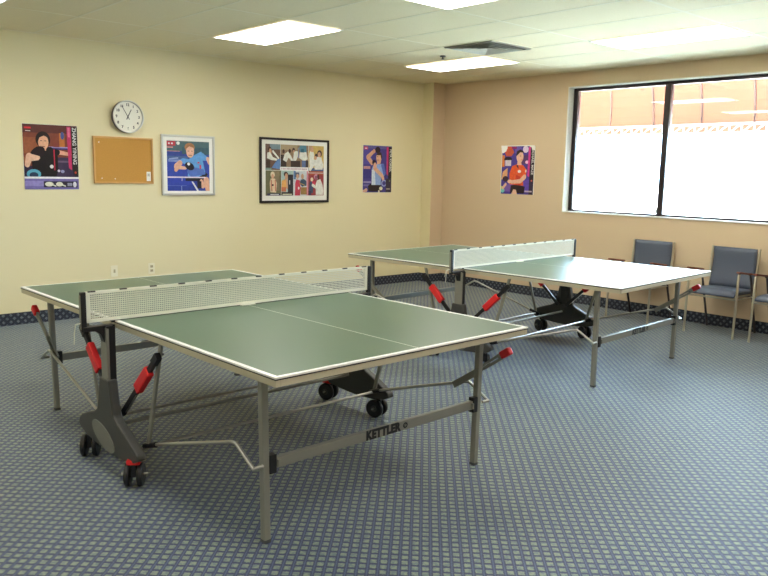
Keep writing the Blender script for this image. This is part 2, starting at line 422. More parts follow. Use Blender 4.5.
# ------------------------------------------------------------------ table tennis table
def table_half(root):
    """everything of the +x half; the other half is this turned by 180 degrees"""
    out = []
    X0, X1, Y, ZT = .004, 1.37, .7625, .76
    m = MB(); b0 = .748
    xs = [X0, X1-.02, X1]; ys = [-Y, -Y+.02, -.0022, .0022, Y-.02, Y]
    for i in range(2):
        for j in range(5):
            mt = M_LINE if (i == 1 or j in (0, 2, 4)) else M_GREEN
            m.add([(xs[i], ys[j], ZT), (xs[i+1], ys[j], ZT), (xs[i+1], ys[j+1], ZT), (xs[i], ys[j+1], ZT)], [(0, 1, 2, 3)], mt)
    for z0, z1, mt in ((b0+.005, ZT, M_LINE), (b0, b0+.005, M_BLACKEDGE)):
        for a, b in (((X0, -Y), (X1, -Y)), ((X1, -Y), (X1, Y)), ((X1, Y), (X0, Y)), ((X0, Y), (X0, -Y))):
            m.add([(a[0], a[1], z0), (b[0], b[1], z0), (b[0], b[1], z1), (a[0], a[1], z1)], [(0, 1, 2, 3)], mt)
    m.add([(X0, -Y, b0), (X1, -Y, b0), (X1, Y, b0), (X0, Y, b0)], [(3, 2, 1, 0)], M_BLACKEDGE)
    out.append(m.build('tabletop', root, fixn=False))
    m = MB(); i0, z0, w = .002, .721, .022
    m.box(X0, X1-i0, -Y+i0, -Y+i0+w, z0, b0, M_APRON); m.box(X0, X1-i0, Y-i0-w, Y-i0, z0, b0, M_APRON)
    m.box(X1-i0-w, X1-i0, -Y+i0+w, Y-i0-w, z0, b0, M_APRON); m.box(X0, X0+w, -Y+i0+w, Y-i0-w, z0, b0, M_APRON)
    out.append(m.build('apron', root, bevel=.002))
    LX, LY = 1.144, .664
    for s in (-1, 1):
        m = MB(); m.bar((LX, s*(LY-.010), .012), (LX, s*(LY+.003), b0), .031, .032, M_STEEL, (1, 0, 0))
        lg = m.build('leg', root, bevel=.004); out.append(lg)
        m = MB(); m.box(LX-.0165, LX+.0165, s*(LY-.0105)-.0165, s*(LY-.0105)+.0165, 0, .014, M_STEELD, .003); m.build('foot_cap', lg)
        m = MB(); m.box(LX-.015, LX+.02, s*(LY-.052), s*(LY-.018), .293, .372, M_BLACK, .003)
        m.bar((LX+.012, s*(LY-.066), .332), (LX+.012, s*(LY-.056), .332), .03, .03, M_STEEL)
        out.append(m.build('bar_bracket', root))
    m = MB(); m.box(LX-.012, LX+.014, -LY+.045, LY-.045, .310, .355, M_STEEL, .004)
    cb = m.build('cross_bar', root); out.append(cb)
    t = text('brand_lettering', 'KETTLER', .056, (LX+.0145, -.016, .3325), (PI/2, 0, PI/2), M_BLACK, cb, ext=.0006, off=.0036, sx=.90, spacing=1.08)
    m = MB(); lx = LX+.0142
    for k in range(24):
        a, b = 2*PI*k/24, 2*PI*(k+1)/24
        for (ri, ro) in ((.007, .014),):
            m.add([(lx+.0006, .125+ri*math.cos(a)*1.1, .333+ri*math.sin(a)), (lx+.0006, .125+ro*math.cos(a)*1.1, .333+ro*math.sin(a)),
                   (lx+.0006, .125+ro*math.cos(b)*1.1, .333+ro*math.sin(b)), (lx+.0006, .125+ri*math.cos(b)*1.1, .333+ri*math.sin(b))], [(0, 1, 2, 3)], M_BLACK)
    m.prism([(.118, .326), (.128, .336), (.132, .342), (.121, .334)], 'x', lx, lx+.001, M_BLACK)
    m.build('brand_emblem', cb)
    # locking rod along each side: from the undercarriage up to an elbow, then down past the leg
    for s in (-1, 1):
        y = s*.725
        m = MB()
        m.tube([(.27, s*.73, .18), (.30, y, .195), (1.0, y, .405), (1.035, y, .410), (1.06, y, .398), (1.17, y, .336)], .0085, M_CHROME, 8)
        m.tube([(1.165, y+s*.004, .339), (1.165, s*(LY+.017), .339)], .008, M_CHROME, 8)
        m.tube([(.235, s*.735, .172), (.335, y+s*.001, .205)], .014, M_BLACK, 8)
        out.append(m.build('locking_rod', root))
    y = .725
    m = MB()
    for dz in (0, .028):
        m.bar((.95, y-.014, .382+dz*.25), (1.262, y-.014, .588+dz), .008, .014, M_STEEL)
    m.bar((.94, y-.016, .378), (1.10, y-.016, .482), .012, .035, M_STEEL)
    m.bar((1.235, y-.014, .585), (1.262, y-.014, .602), .012, .036, M_STEEL)
    lv = m.build('release_lever', root); out.append(lv)
    m = MB(); m.bar((1.252, y-.014, .599), (1.308, y-.014, .636), .034, .040, M_RED); g = m.build('lever_grip', lv, bevel=.008); g['label'] = 'red plastic lever grip'
    # links and struts at both sides
    for s in (-1, 1):
        y = s*.735
        m = MB(); m.bar((.435, y, .735), (.272, y, .185), .012, .022, M_STEEL, (1, 0, 0))
        m.tube([(.41, y-s*.02, .66), (.41, y+s*.03, .66)], .006, M_STEELD, 6)
        out.append(m.build('link', root))
        y = s*.755
        p0, p1 = Vector((.04, y, .29)), Vector((.43, y, .655)); d = p1-p0
        m = MB(); m.bar(p0, p1, .018, .026, M_BLACK); m.bar(p0+d*.9, p0+d*1.02, .026, .034, M_BLACK)
        st = m.build('strut', root); out.append(st)
        m = MB(); m.bar(p0+d*.46, p0+d*.78, .036, .054, M_RED); g = m.build('strut_grip', st, bevel=.007); g['label'] = 'red safety catch on the black strut'
        m = MB(); m.bar(p0+d*.10+Vector((.0, -s*.0, -.014)), p0+d*.42+Vector((0, 0, -.014)), .01, .012, M_CHROME); m.build('spring_rod', st)
    # tie rod across
    m = MB(); m.tube([(.27, -.74, .18), (.27, .74, .18)], .0085, M_CHROME, 8); out.append(m.build('tie_rod', root))
    return out

def build_table(label, x, y, rz, red_brakes, swivel):
    root = empty('table_tennis_table', label, 'table tennis table', (x, y, 0), rz)
    half = table_half(root)
    R = Matrix.Rotation(PI, 4, 'Z')
    for o in half:
        c = copy_tree(o, root); c.rotation_euler = (0, 0, PI)
    m = MB(); m.tube([(0, -.76, .228), (0, .76, .228)], .0105, M_STEEL, 8); m.build('tie_rod', root)
    for s in (-1, 1):
        yc = s*.805
        m = MB(); m.box(-.036, .036, yc+s*.004, yc+s*.018, .30, .735, M_STEEL, .003)
        m.box(-.034, .034, yc-s*.028, yc+s*.004, .30, .735, M_BLACK); m.box(-.036, .036, yc-.016, yc+.018, .728, .742, M_BLACK)
        m.build('pillar', root)
        foot = [(-.345, .165), (-.335, .195), (-.30, .222), (-.22, .252), (-.145, .275), (-.100, .30), (-.080, .36), (-.056, .475),
                (.056, .475), (.080, .36), (.100, .30), (.135, .275), (.21, .245), (.29, .205), (.345, .175), (.35, .15), (.30, .125), (.20, .108), (.05, .100), (-.12, .108), (-.25, .122), (-.32, .142)]
        m = MB(); m.prism(foot, 'y', yc-.024, yc+.024, M_PLASTIC)
        ft = m.build('undercarriage_foot', root, bevel=.008)
        m = MB(); m.prism([(-.03+.135*math.cos(t)*math.cos(-.30)-.055*math.sin(t)*math.sin(-.30), .172+.135*math.cos(t)*math.sin(-.30)+.055*math.sin(t)*math.cos(-.30)) for t in [2*PI*k/28 for k in range(28)]], 'y', yc+s*.022, yc+s*.027, M_PLASTICL)
        g = m.build('oval_inset', ft, bevel=.002); g['label'] = 'lighter grey oval inset'
        for sx in (-1, 1):
            cx = sx*(.215 if sx < 0 else .265)
            if s > 0: cx = -sx*-1*(.215 if sx < 0 else .225)
            if sx < 0: cx = -.255
            red = red_brakes and (sx*s < 0)
            m = MB(); m.tube([(0, 0, .07), (0, 0, .15)], .014, M_BLACK, 10); m.box(-.02, .028, -.012, .012, .05, .118, M_BLACK, .005)
            cs = m.build('caster', root); cs.location = (cx, yc, 0); cs.rotation_euler = (0, 0, math.radians(swivel[s]))
            for w in (-1, 1):
                m = MB(); ww = w*.030
                m.tube([(0, ww-.012, .057), (0, ww-.009, .057), (0, ww+.009, .057), (0, ww+.012, .057)], .05, M_RUBBER, 24, rs=[.051, .057, .057, .051])
                m.tube([(0, ww-.0135, .057), (0, ww+.0135, .057)], .02, M_PLASTIC, 14); m.build('wheel', cs)
            m = MB(); m.tube([(0, -.062, .06), (0, .062, .06)], .006, M_CHROME, 8); m.build('axle', cs)
            if red:
                m = MB(); m.box(-.035, .035, -.032, .032, .112, .136, M_RED, .008); g = m.build('brake_pedal', cs); g['label'] = 'red brake pedal'
        # net clamp and post
        m = MB(); m.prism([(s*.77, .745), (s*.925, .745), (s*.925, .725), (s*.865, .72), (s*.84, .70), (s*.825, .66), (s*.775, .655)], 'x', -.02, .02, M_BLACK); m.build('net_clamp', root, bevel=.003)
        m = MB(); m.box(-.011, .011, s*.905, s*.930, .722, .915, M_BLACK, .003); m.box(-.013, .006, s*.921, s*.931, .735, .90, M_STEEL); m.build('net_post', root)
    # net
    zb, zt, YN = .768, .912, .905
    net = MB(); c = .0012
    ny = 166
    for i in range(ny+1):
        y_ = -YN + 2*YN*i/ny; net.box(-c*.6, c*.6, y_-c*1.2, y_+c*1.2, zb, zt, M_NET)
    for j in range(1, 14):
        z_ = zb+(zt-zb)*j/14; net.box(-c*1.2, c*1.2, -YN, YN, z_-c*2.1, z_+c*2.1, M_NET)
    nt_ = net.build('net', root, fixn=False)
    m = MB(); m.box(-.004, .004, -YN, YN, zt-.012, zt+.004, M_TAPE); m.build('top_tape', nt_)
    m = MB(); m.box(-.0045, .0045, -YN, YN, zb-.005, zb+.010, M_TAPE); m.build('bottom_tape', nt_)
    for s in (-1, 1):
        m = MB(); m.box(-.0045, .0045, s*YN, s*(YN-.022), zb, zt, M_TAPE); m.build('side_tape', nt_)
    for k in range(12):
        m = MB(); y_ = -YN+.03+(2*YN-.06)*k/11; m.box(-.0055, .0055, y_-.019, y_+.019, zt-.001, zt+.0046, M_BLACKEDGE); m.build('cord_slot', nt_)
    m = MB(); m.box(-.004, .004, -.78, .78, .752, .7635, M_BLACK); m.build('net_rail', root)
    m = MB(); m.box(.006, .026, -.045, .045, .7605, .765, M_TAPE); m.build('center_clip', root)
    m = MB(); m.tube([(0, -.925, .765), (-.012, -.952, .76), (-.02, -.955, .72), (-.022, -.958, .66)], .0022, M_TAPE, 6)
    m.tube([(0, -.925, .765), (-.03, -.945, .75), (-.04, -.95, .70)], .0022, M_TAPE, 6); m.build('net_string', root)
    return root
build_table('dark green table tennis table in front, nearest the camera', 4.009, -5.547, .0192, True, {-1: -38, 1: 18})
build_table('table tennis table at the back beside the chairs, half white with window glare', 3.507, -2.478, .0604, False, {-1: -38, 1: -22})

# ------------------------------------------------------------------ chairs
def make_chair(label, x):
    c = empty('armchair', label, 'chair', (x, -.30, 0), 0, 'waiting chairs along the window wall')
    # local: front is -y; legs at x +-.24
    # seat cushion
    def cushion(b, mt, rows):
        """rows: list of (y,z) centre line, with half width and thickness -> rounded slab"""
        m = MB(); NX = 12; n = len(rows)
        top, bot = [], []
        for k, (cy, cz, ny, nz, hw, th) in enumerate(rows):
            for i in range(NX+1):
                t = -1+2*i/NX; e = math.sqrt(max(0, 1-abs(t)**6)); edge = math.sqrt(max(0, 1-abs(-1+2*k/(n-1))**8))
                h = th*(.35+.65*e*edge)
                top.append((t*hw, cy+ny*h, cz+nz*h)); bot.append((t*hw, cy-ny*h, cz-nz*h))
        N1 = NX+1; f = []
        vs = top+bot; o = len(top)
        for k in range(n-1):
            for i in range(NX):
                a = k*N1+i; f.append((a, a+1, a+N1+1, a+N1)); f.append((o+a, o+a+N1, o+a+N1+1, o+a+1))
        for i in range(NX): f.append((i, o+i, o+i+1, i+1)); a = (n-1)*N1+i; f.append((a, a+1, o+a+1, o+a))
        for k in range(n-1): a = k*N1; f.append((a, a+N1, o+a+N1, o+a)); a = k*N1+NX; f.append((a, o+a, o+a+N1, a+N1))
        m.add(vs, f, mt, True); return m.build(b, c)
    rows = []
    for k in range(11):
        t = k/10; y = -.255+.46*t; z = .435-.02*t + (-.03*((.2-t)/.2)**2 if t < .2 else 0)
        rows.append((y, z, 0, 1, .222, .028))
    cushion('seat', M_VINYL, rows)
    rows = []
    for k in range(11):
        t = k/10; z = .44+.395*t; y = .165+.05*t+.02*math.sin(t*PI)
        rows.append((y, z, -1, .12, .215, .022))
    cushion('backrest', M_VINYL, rows)
    for s in (-1, 1):
        m = MB(); m.tube([(s*.20, -.235, .398), (s*.20, .175, .385), (s*.220, .19, .42), (s*.232, .20, .62), (s*.232, .228, .838)], .011, M_CHAIRM, 8); m.build('back_rail', c)
        m = MB(); m.tube([(s*.243, -.250, 0), (s*.243, -.235, .40), (s*.243, -.228, .60), (s*.243, -.220, .620), (s*.243, -.20, .628)], .0115, M_CHAIRM, 10); m.build('leg', c)
        m = MB(); m.tube([(s*.243, .255, 0), (s*.243, .135, .33), (s*.243, .045, .57), (s*.243, .03, .592), (s*.243, .01, .598)], .0115, M_CHAIRD, 10); m.build('leg', c)
        m = MB(); m.bar((s*.243, -.245, .641), (s*.243, .05, .604), .040, .018, M_WOOD); m.build('armrest', c, bevel=.006)
        m = MB(); m.tube([(s*.243, -.237, .375), (s*.243, .118, .375)], .008, M_CHAIRM, 8); m.build('side_stretcher', c)
    m = MB(); m.tube([(-.243, -.235, .375), (.243, -.235, .375)], .008, M_CHAIRM, 8); m.build('front_stretcher', c)
    m = MB(); m.tube([(-.243, .118, .375), (.243, .118, .375)], .008, M_CHAIRD, 8); m.build('rear_stretcher', c)
    return c
make_chair('slate blue chair against the tan wall, half hidden behind the glaring tabletop', 3.46)
make_chair('slate blue chair with wooden armrests, fully in view to the right of the far table', 4.345)
make_chair('slate blue chair at the right picture edge, only its arm and seat corner showing', 4.985)

# ------------------------------------------------------------------ things on the walls
# wall-mounted roots: local x = right, z = up, -y = out of the wall
def on_left(name, label, cat, y, z, group=None):
    return empty(name, label, cat, (0.001, y, z), PI/2, group)
def on_back(name, label, cat, x, z, group=None):
    return empty(name, label, cat, (x, -0.001, z), 0, group)
PM = {}
def pcol(rgb):
    if rgb not in PM:
        PM[rgb] = mat('print_%02x%02x%02x' % rgb, rgb, 0.35, spec=0.4, noise=(38, 0.3))
    return PM[rgb]
def ell(cx, cy, rx, ry, rot=0, n=18):
    return [(cx+rx*math.cos(t)*math.cos(rot)-ry*math.sin(t)*math.sin(rot), cy+rx*math.cos(t)*math.sin(rot)+ry*math.sin(t)*math.cos(rot)) for t in [2*PI*k/n for k in range(n)]]
def rect(x0, y0, x1, y1): return [(x0, y0), (x1, y0), (x1, y1), (x0, y1)]
def limb(p, q, w0, w1, n=6):
    dx, dy = q[0]-p[0], q[1]-p[1]; L = math.hypot(dx, dy) or 1; nx, ny = -dy/L, dx/L; a = math.atan2(dy, dx); pts = []
    for k in range(n+1): t = a+PI/2+PI*k/n; pts.append((p[0]+w0*math.cos(t), p[1]+w0*math.sin(t)))
    for k in range(n+1): t = a-PI/2+PI*k/n; pts.append((q[0]+w1*math.cos(t), q[1]+w1*math.sin(t)))
    return pts
def printed(name, parent, w, h, shapes, y0, cz=0, cx=0):
    """flat printed picture: polygons in 0..1 units (x right, y up), later ones on top"""
    m = MB()
    for i, (rgb, poly) in enumerate(shapes):
        yy = y0-.00006*(i+1)
        pts = [(cx+(min(1, max(0, a))-.5)*w, yy, cz+(min(1, max(0, b))-.5)*h) for a, b in poly]
        m.add(pts, [tuple(range(len(pts)))], pcol(rgb))
    o = m.build(name, parent, fixn=False)
    return o

# poster one: player in black serving
p = on_left('poster', 'unframed poster of a dark-haired player in black serving, leftmost on the yellow wall', 'poster', -5.22, 1.588)
m = MB(); m.box(-.254, .254, -.004, 0, -.306, .306, M_MATB); m.build('poster_sheet', p)
S = [((128, 62, 44), rect(0, 0, 1, 1)), ((150, 84, 52), rect(0, .55, .35, .8)), ((92, 44, 40), rect(0, .87, 1, 1)), ((156, 92, 56), rect(0, .42, .28, .5)),
     ((190, 112, 48), rect(.66, .66, .76, .88)), ((70, 84, 150), ell(.72, .84, .035, .06)), ((60, 50, 110), rect(.45, .62, .85, .66)), ((150, 140, 190), rect(.46, .645, .84, .665)),
     ((132, 60, 50), rect(.55, .66, .66, .72)),
     ((48, 34, 62), rect(0, .18, 1, .36)), ((62, 48, 78), rect(.5, .2, .9, .5)), ((104, 84, 110), rect(.58, .42, .86, .45)),
     ((20, 14, 18), [(.16, .2), (.14, .45), (.2, .6), (.36, .65), (.5, .66), (.62, .58), (.62, .3), (.58, .2)]),
     ((228, 168, 140), limb((.63, .58), (.86, .55), .035, .025)), ((24, 16, 20), limb((.5, .58), (.62, .58), .05, .045)),
     ((30, 18, 18), ell(.36, .77, .135, .125)), ((226, 170, 138), ell(.365, .73, .095, .115)), ((30, 18, 18), [(.24, .78), (.28, .86), (.4, .88), (.47, .82), (.46, .8), (.38, .83), (.3, .8), (.27, .74)]),
     ((120, 60, 50), rect(.34, .655, .39, .667)), ((40, 24, 24), rect(.31, .745, .345, .755)), ((40, 24, 24), rect(.385, .745, .42, .755)),
     ((214, 158, 128), rect(.33, .60, .41, .63)),
     ((30, 12, 22), ell(.25, .56, .15, .09, .5)), ((236, 184, 156), limb((.06, .38), (.1, .5), .045, .06)), ((236, 184, 156), limb((.1, .5), (.27, .49), .05, .025)), ((236, 184, 156), limb((.12, .46), (.26, .46), .03, .012)),
     ((200, 40, 70), rect(.545, .3, .565, .62)), ((250, 246, 240), ell(.5, .355, .035, .03)), ((216, 206, 220), ell(.63, .29, .025, .02)), ((150, 150, 190), ell(.7, .28, .035, .025)),
     ((90, 168, 190), ell(.17, .235, .13, .075)), ((40, 60, 90), ell(.17, .22, .08, .045)), ((120, 110, 170), rect(0, 0, 1, .165)), ((148, 136, 196), rect(0, .05, .38, .13)),
     ((244, 238, 246), rect(0, .165, 1, .195)), ((44, 34, 56), rect(.34, .03, .97, .125)),
     ((232, 230, 206), ell(.44, .08, .08, .036)), ((232, 230, 206), limb((.5, .07), (.56, .05), .01, .01)), ((232, 230, 206), ell(.63, .08, .065, .036)), ((232, 230, 206), limb((.68, .07), (.74, .05), .01, .01)),
     ((150, 150, 170), rect(.78, .05, .87, .1)), ((226, 226, 236), ell(.92, .075, .035, .045)),
     ((196, 50, 100), [(.80, .98), (.88, .98), (.88, .3), (.82, .34)]), ((220, 110, 140), rect(.82, .82, .86, .97)), ((44, 40, 34), [(.89, .98), (1, .98), (1, .22), (.93, .22), (.89, .3)]), ((206, 70, 50), ell(.945, .265, .02, .018)),
     ((216, 40, 60), rect(.03, .93, .15, .955)), ((240, 220, 214), rect(.05, .89, .14, .9))]
printed('poster_print', p, .504, .608, S, -.004)
text('player_name', 'ZHANG YINING', .050, (.220, -.0082, .112), (PI/2, PI/2, 0), pcol((240, 236, 224)), p, .0003, .0008, sx=.98)

# cork board, note, pins
p = on_left('cork_board', 'tan cork notice board in thin oak frame, hung below the clock', 'notice board', -4.505, 1.575)
m = MB(); m.box(-.30, .30, -.008, 0, -.222, .222, M_CORK); m.build('cork_sheet', p)
m = MB(); a, b, w = .313, .234, .018
m.box(-a, a, -.02, 0, b-w, b, M_OAK); m.box(-a, a, -.02, 0, -b, -b+w, M_OAK); m.box(-a, -a+w, -.02, 0, -b+w, b-w, M_OAK); m.box(a-w, a, -.02, 0, -b+w, b-w, M_OAK); m.build('board_frame', p, bevel=.002)
n = on_left('paper_note', 'small white paper label in the lower right corner of the cork board', 'note', -4.505+.262, 1.575-.158)
n.location.x = .0095
m = MB(); m.box(-.023, .023, -.001, 0, -.048, .048, M_WHITE); m.build('paper', n)
m = MB()
for k in range(6): m.box(-.012+.004*k, -.0105+.004*k, -.0014, -.001, .0, .03, pcol((70, 70, 80)))
m.build('bar_marks', n)
for (a, b, lb) in ((-.255, .175, 'pale push pin in the upper left of the cork board'), (-.10, -.185, 'pale push pin near the bottom middle of the cork board'), (-.235, -.18, 'pale push pin in the lower left corner of the cork board')):
    m = MB(); m.tube([(0, 0, 0), (0, -.006, 0), (0, -.010, 0)], .005, M_WHITE, 8, rs=[.002, .004, .006]); o = m.build('push_pin')
    o.location = (.0085, -4.505+a, 1.575+b); o.rotation_euler = (0, 0, PI/2); tag(o, lb, 'push pin', 'push pins in the cork board')

# clock
p = on_left('wall_clock', 'round white wall clock with dark rim above the cork board', 'clock', -4.462, 2.012)
m = MB(); R = .16
def disc(m, pts, mt, n=48, smooth=True):   # revolve (r, y) profile around y axis
    vs = []; f = []
    for r, y in pts:
        for k in range(n): t = 2*PI*k/n; vs.append((r*math.cos(t), y, r*math.sin(t)))
    for i in range(len(pts)-1):
        for k in range(n): k2 = (k+1) % n; f.append((i*n+k, i*n+k2, (i+1)*n+k2, (i+1)*n+k))
    m.add(vs, f, mt, smooth)
disc(m, [(.001, 0), (.148, 0), (.160, -.010), (.162, -.046), (.1625, -.050)], mat('clock_side', (44, 40, 70), .35)); m.build('clock_case', p)
m = MB(); disc(m, [(.1625, -.050), (.162, -.054), (.157, -.057), (.151, -.054), (.149, -.034)], M_SILVER); m.build('bezel', p)
m = MB(); m.prism([(.149*math.cos(2*PI*k/48), .149*math.sin(2*PI*k/48)) for k in range(48)], 'y', -.036, -.030, mat('clock_white', (240, 238, 226), .5)); m.build('clock_face', p)
INK = pcol((36, 36, 48))
for k in range(1, 13):
    a = k*PI/6; text('numeral', str(k), .036, (.118*math.sin(a), -.0368, .118*math.cos(a)), (PI/2, 0, 0), INK, p, .0003, .0012)
def hand(name, ang, L, tail, w, y):
    m = MB(); d = (math.sin(ang), math.cos(ang)); n_ = (d[1], -d[0])
    pts = [(-d[0]*tail-n_[0]*w*.8, -d[1]*tail-n_[1]*w*.8), (-d[0]*tail+n_[0]*w*.8, -d[1]*tail+n_[1]*w*.8), (d[0]*L+n_[0]*w*.6, d[1]*L+n_[1]*w*.6), (d[0]*L-n_[0]*w*.6, d[1]*L-n_[1]*w*.6)]
    m.prism(pts, 'y', y-.001, y, INK); m.build(name, p)
hand('minute_hand', math.radians(-30), .122, .03, .0042, -.0385); hand('hour_hand', math.radians(27), .082, .03, .0055, -.0372)
m = MB(); m.tube([(0, -.036, 0), (0, -.041, 0)], .007, INK, 10); m.build('hub', p)

def frame(p, w, h, mt, fwid, mtw, dep=.022):
    m = MB(); m.box(-w/2+.002, w/2-.002, -.010, 0, -h/2+.002, h/2-.002, M_MATB); m.build('mat_board', p)
    m = MB(); a, b = w/2, h/2
    m.box(-a, a, -dep, 0, b-fwid, b, mt); m.box(-a, a, -dep, 0, -b, -b+fwid, mt); m.box(-a, -a+fwid, -dep, 0, -b+fwid, b-fwid, mt); m.box(a-fwid, a, -dep, 0, -b+fwid, b-fwid, mt)
    m.build('picture_frame', p, bevel=.003)

p = on_left('framed_poster', 'silver framed picture of a player in light blue shirt playing forehand', 'framed picture', -3.785, 1.540)
frame(p, .63, .64, M_SILVER, .022, .04)
S = [((52, 72, 150), rect(0, 0, 1, 1)), ((74, 104, 110), rect(0, .8, 1, 1)), ((60, 92, 104), rect(.35, .74, 1, .88)), ((48, 70, 168), rect(0, .3, 1, .62)), ((70, 96, 150), rect(0, .62, .5, .7)),
     ((150, 170, 214), limb((.06, .64), (.25, .66), .012, .012)), ((120, 140, 200), rect(.03, .58, .34, .63)), ((190, 60, 70), rect(.0, .9, .2, .99)), ((236, 220, 220), rect(.03, .93, .07, .96)), ((240, 240, 240), rect(.1, .93, .14, .96)), ((236, 236, 226), ell(.26, .955, .04, .035)),
     ((250, 150, 150), rect(0, .86, .14, .88)), ((230, 160, 150), rect(.0, .79, .3, .8)),
     ((42, 60, 150), rect(0, 0, 1, .27)), ((46, 66, 170), rect(0, .12, .6, .26)), ((230, 230, 240), [(.56, .19), (.6, .19), (.74, 0), (.69, 0)]), ((140, 160, 210), rect(.32, 0, .335, .1)), ((90, 110, 190), rect(0, .1, .45, .11)),
     ((28, 24, 34), [(.42, .2), (.84, .2), (.96, .34), (.88, .4), (.6, .33), (.42, .26)]), ((222, 168, 140), limb((.92, .22), (.95, .02), .07, .05)), ((222, 168, 140), limb((.8, .2), (.84, .1), .04, .05)), ((28, 24, 34), rect(.7, .05, .8, .2)),
     ((98, 158, 216), [(.27, .6), (.36, .66), (.5, .64), (.66, .74), (.8, .8), (.98, .68), (.94, .62), (.84, .62), (.9, .36), (.7, .27), (.47, .28), (.5, .5), (.4, .54)]),
     ((80, 110, 190), [(.55, .28), (.9, .34), (.86, .44), (.5, .5), (.46, .38)]), ((200, 70, 90), rect(.71, .56, .76, .59)), ((200, 70, 90), rect(.76, .45, .8, .53)),
     ((226, 172, 144), limb((.96, .66), (1, .58), .04, .04)), ((226, 172, 144), limb((.3, .56), (.22, .5), .055, .06)), ((230, 176, 148), limb((.2, .48), (.42, .46), .045, .03)), ((222, 168, 140), limb((.2, .42), (.3, .56), .04, .05)),
     ((170, 120, 80), ell(.53, .88, .12, .09)), ((228, 176, 150), ell(.54, .80, .095, .13)), ((160, 110, 74), [(.43, .84), (.46, .92), (.56, .945), (.64, .9), (.63, .87), (.52, .9), (.46, .86)]), ((90, 50, 40), rect(.5, .715, .58, .725)), ((70, 50, 44), rect(.48, .8, .52, .81)), ((70, 50, 44), rect(.56, .8, .6, .81)),
     ((26, 20, 30), ell(.52, .5, .115, .075, -.4)), ((248, 246, 240), ell(.5, .545, .035, .03)), ((232, 214, 232), rect(0, .262, .9, .288)), ((200, 190, 220), rect(.33, .2, .345, .27))]
printed('picture_print', p, .50, .53, S, -.0105, cz=-.008)

p = on_left('framed_collage', 'large black framed collage of small photographs with white mount', 'framed picture', -2.378, 1.505)
frame(p, 1.01, .76, M_FBLACK, .026, .05)
def cell(x0, y0, x1, y1, bgc, items):
    out = [(bgc, rect(x0, y0, x1, y1))]
    for c_, pl_ in items: out.append((c_, [(x0+a*(x1-x0), y0+b*(y1-y0)) for a, b in [(min(1, max(0, a)), min(1, max(0, b))) for a, b in pl_]]))
    return out
Wt, Sk, Dk, Hr = (228, 230, 218), (206, 160, 128), (66, 54, 50), (78, 52, 42)
S = [((236, 232, 222), rect(0, 0, 1, 1))]
S += cell(0, .5, .245, 1, (110, 86, 74), [((120, 140, 150), rect(.3, .8, 1, 1)), (Hr, ell(.28, .78, .12, .12)), (Sk, ell(.32, .72, .09, .11)), (Wt, [(.1, .45), (.12, .66), (.3, .7), (.5, .5), (.85, .42), (.85, .36), (.4, .38)]), (Wt, limb((.5, .72), (.88, .46), .05, .04)), ((94, 130, 186), [(.4, .08), (.8, .42), (1, .45), (1, .04)]), (Dk, rect(.06, .04, .3, .38)), ((120, 150, 140), rect(0, 0, .4, .08))])
S += cell(.25, .5, .725, 1, (150, 124, 98), [((174, 154, 120), rect(0, .8, .6, 1)), ((96, 120, 104), rect(0, 0, .7, .14)), (Dk, rect(0, .14, .2, .6)), (Hr, ell(.1, .74, .04, .08)), (Wt, [(.08, .4), (.14, .64), (.26, .74), (.34, .62), (.46, .38), (.4, .34), (.28, .5), (.2, .32)]), (Hr, ell(.32, .76, .045, .08)), (Hr, ell(.46, .8, .05, .09)), (Sk, ell(.47, .74, .035, .07)), (Wt, limb((.56, .68), (.5, .42), .09, .06)), (Dk, rect(.36, .12, .7, .38)), ((130, 140, 170), rect(.62, .5, .65, .9)), ((90, 140, 160), [(.66, .9), (.7, 1), (.92, 1), (.94, .7), (.72, .68)]), (Wt, [(.66, .5), (.68, .72), (.92, .74), (.98, .46), (.84, .36)]), ((60, 110, 130), rect(.72, .72, .84, .86)), ((96, 116, 160), rect(.76, .04, .9, .4)), ((70, 60, 60), rect(.9, 0, 1, .4))])
S += cell(.73, .46, 1, 1, (206, 176, 96), [((190, 150, 120), rect(0, .8, .2, 1)), ((170, 90, 60), rect(0, 0, 1, .08)), ((80, 100, 140), rect(0, .06, 1, .18)), (Hr, ell(.72, .72, .16, .13)), (Sk, ell(.7, .68, .1, .1)), (Dk, ell(.5, .62, .1, .1)), (Wt, limb((.2, .66), (.18, .3), .16, .13)), (Sk, ell(.22, .86, .11, .1)), (Wt, [(.4, .12), (.36, .4), (.56, .6), (.84, .58), (.98, .3), (.92, .12)]), (Wt, limb((.36, .4), (.1, .14), .1, .08)), (Sk, ell(.46, .56, .08, .07))])
S += cell(0, 0, .255, .49, (112, 112, 82), [((138, 126, 98), rect(.55, .2, .9, 1)), ((222, 206, 168), ell(.45, .84, .14, .12)), (Sk, ell(.45, .76, .09, .1)), ((222, 196, 160), [(.3, .14), (.26, .5), (.32, .68), (.6, .68), (.72, .5), (.68, .12)]), ((190, 110, 90), limb((.36, .6), (.4, .2), .03, .03)), ((190, 110, 90), limb((.62, .6), (.64, .2), .03, .03)), (Dk, ell(.46, .42, .06, .04)), ((70, 66, 96), rect(.1, 0, .95, .09)), ((220, 220, 226), rect(.3, .025, .85, .06))])
S += cell(.26, 0, .46, .49, (170, 196, 190), [((60, 60, 66), rect(.55, 0, 1, .85)), (Hr, ell(.38, .86, .18, .1)), (Sk, ell(.42, .76, .13, .14)), ((232, 172, 96), [(0, .3), (.04, .6), (.3, .66), (.5, .6), (.5, .3)]), ((206, 120, 80), rect(0, .16, .4, .34)), (Sk, limb((.46, .6), (.5, .3), .07, .06)), ((228, 228, 226), rect(.66, .45, .74, .62)), (Dk, rect(0, 0, 1, .14)), ((224, 224, 200), rect(.1, .03, .9, .07))])
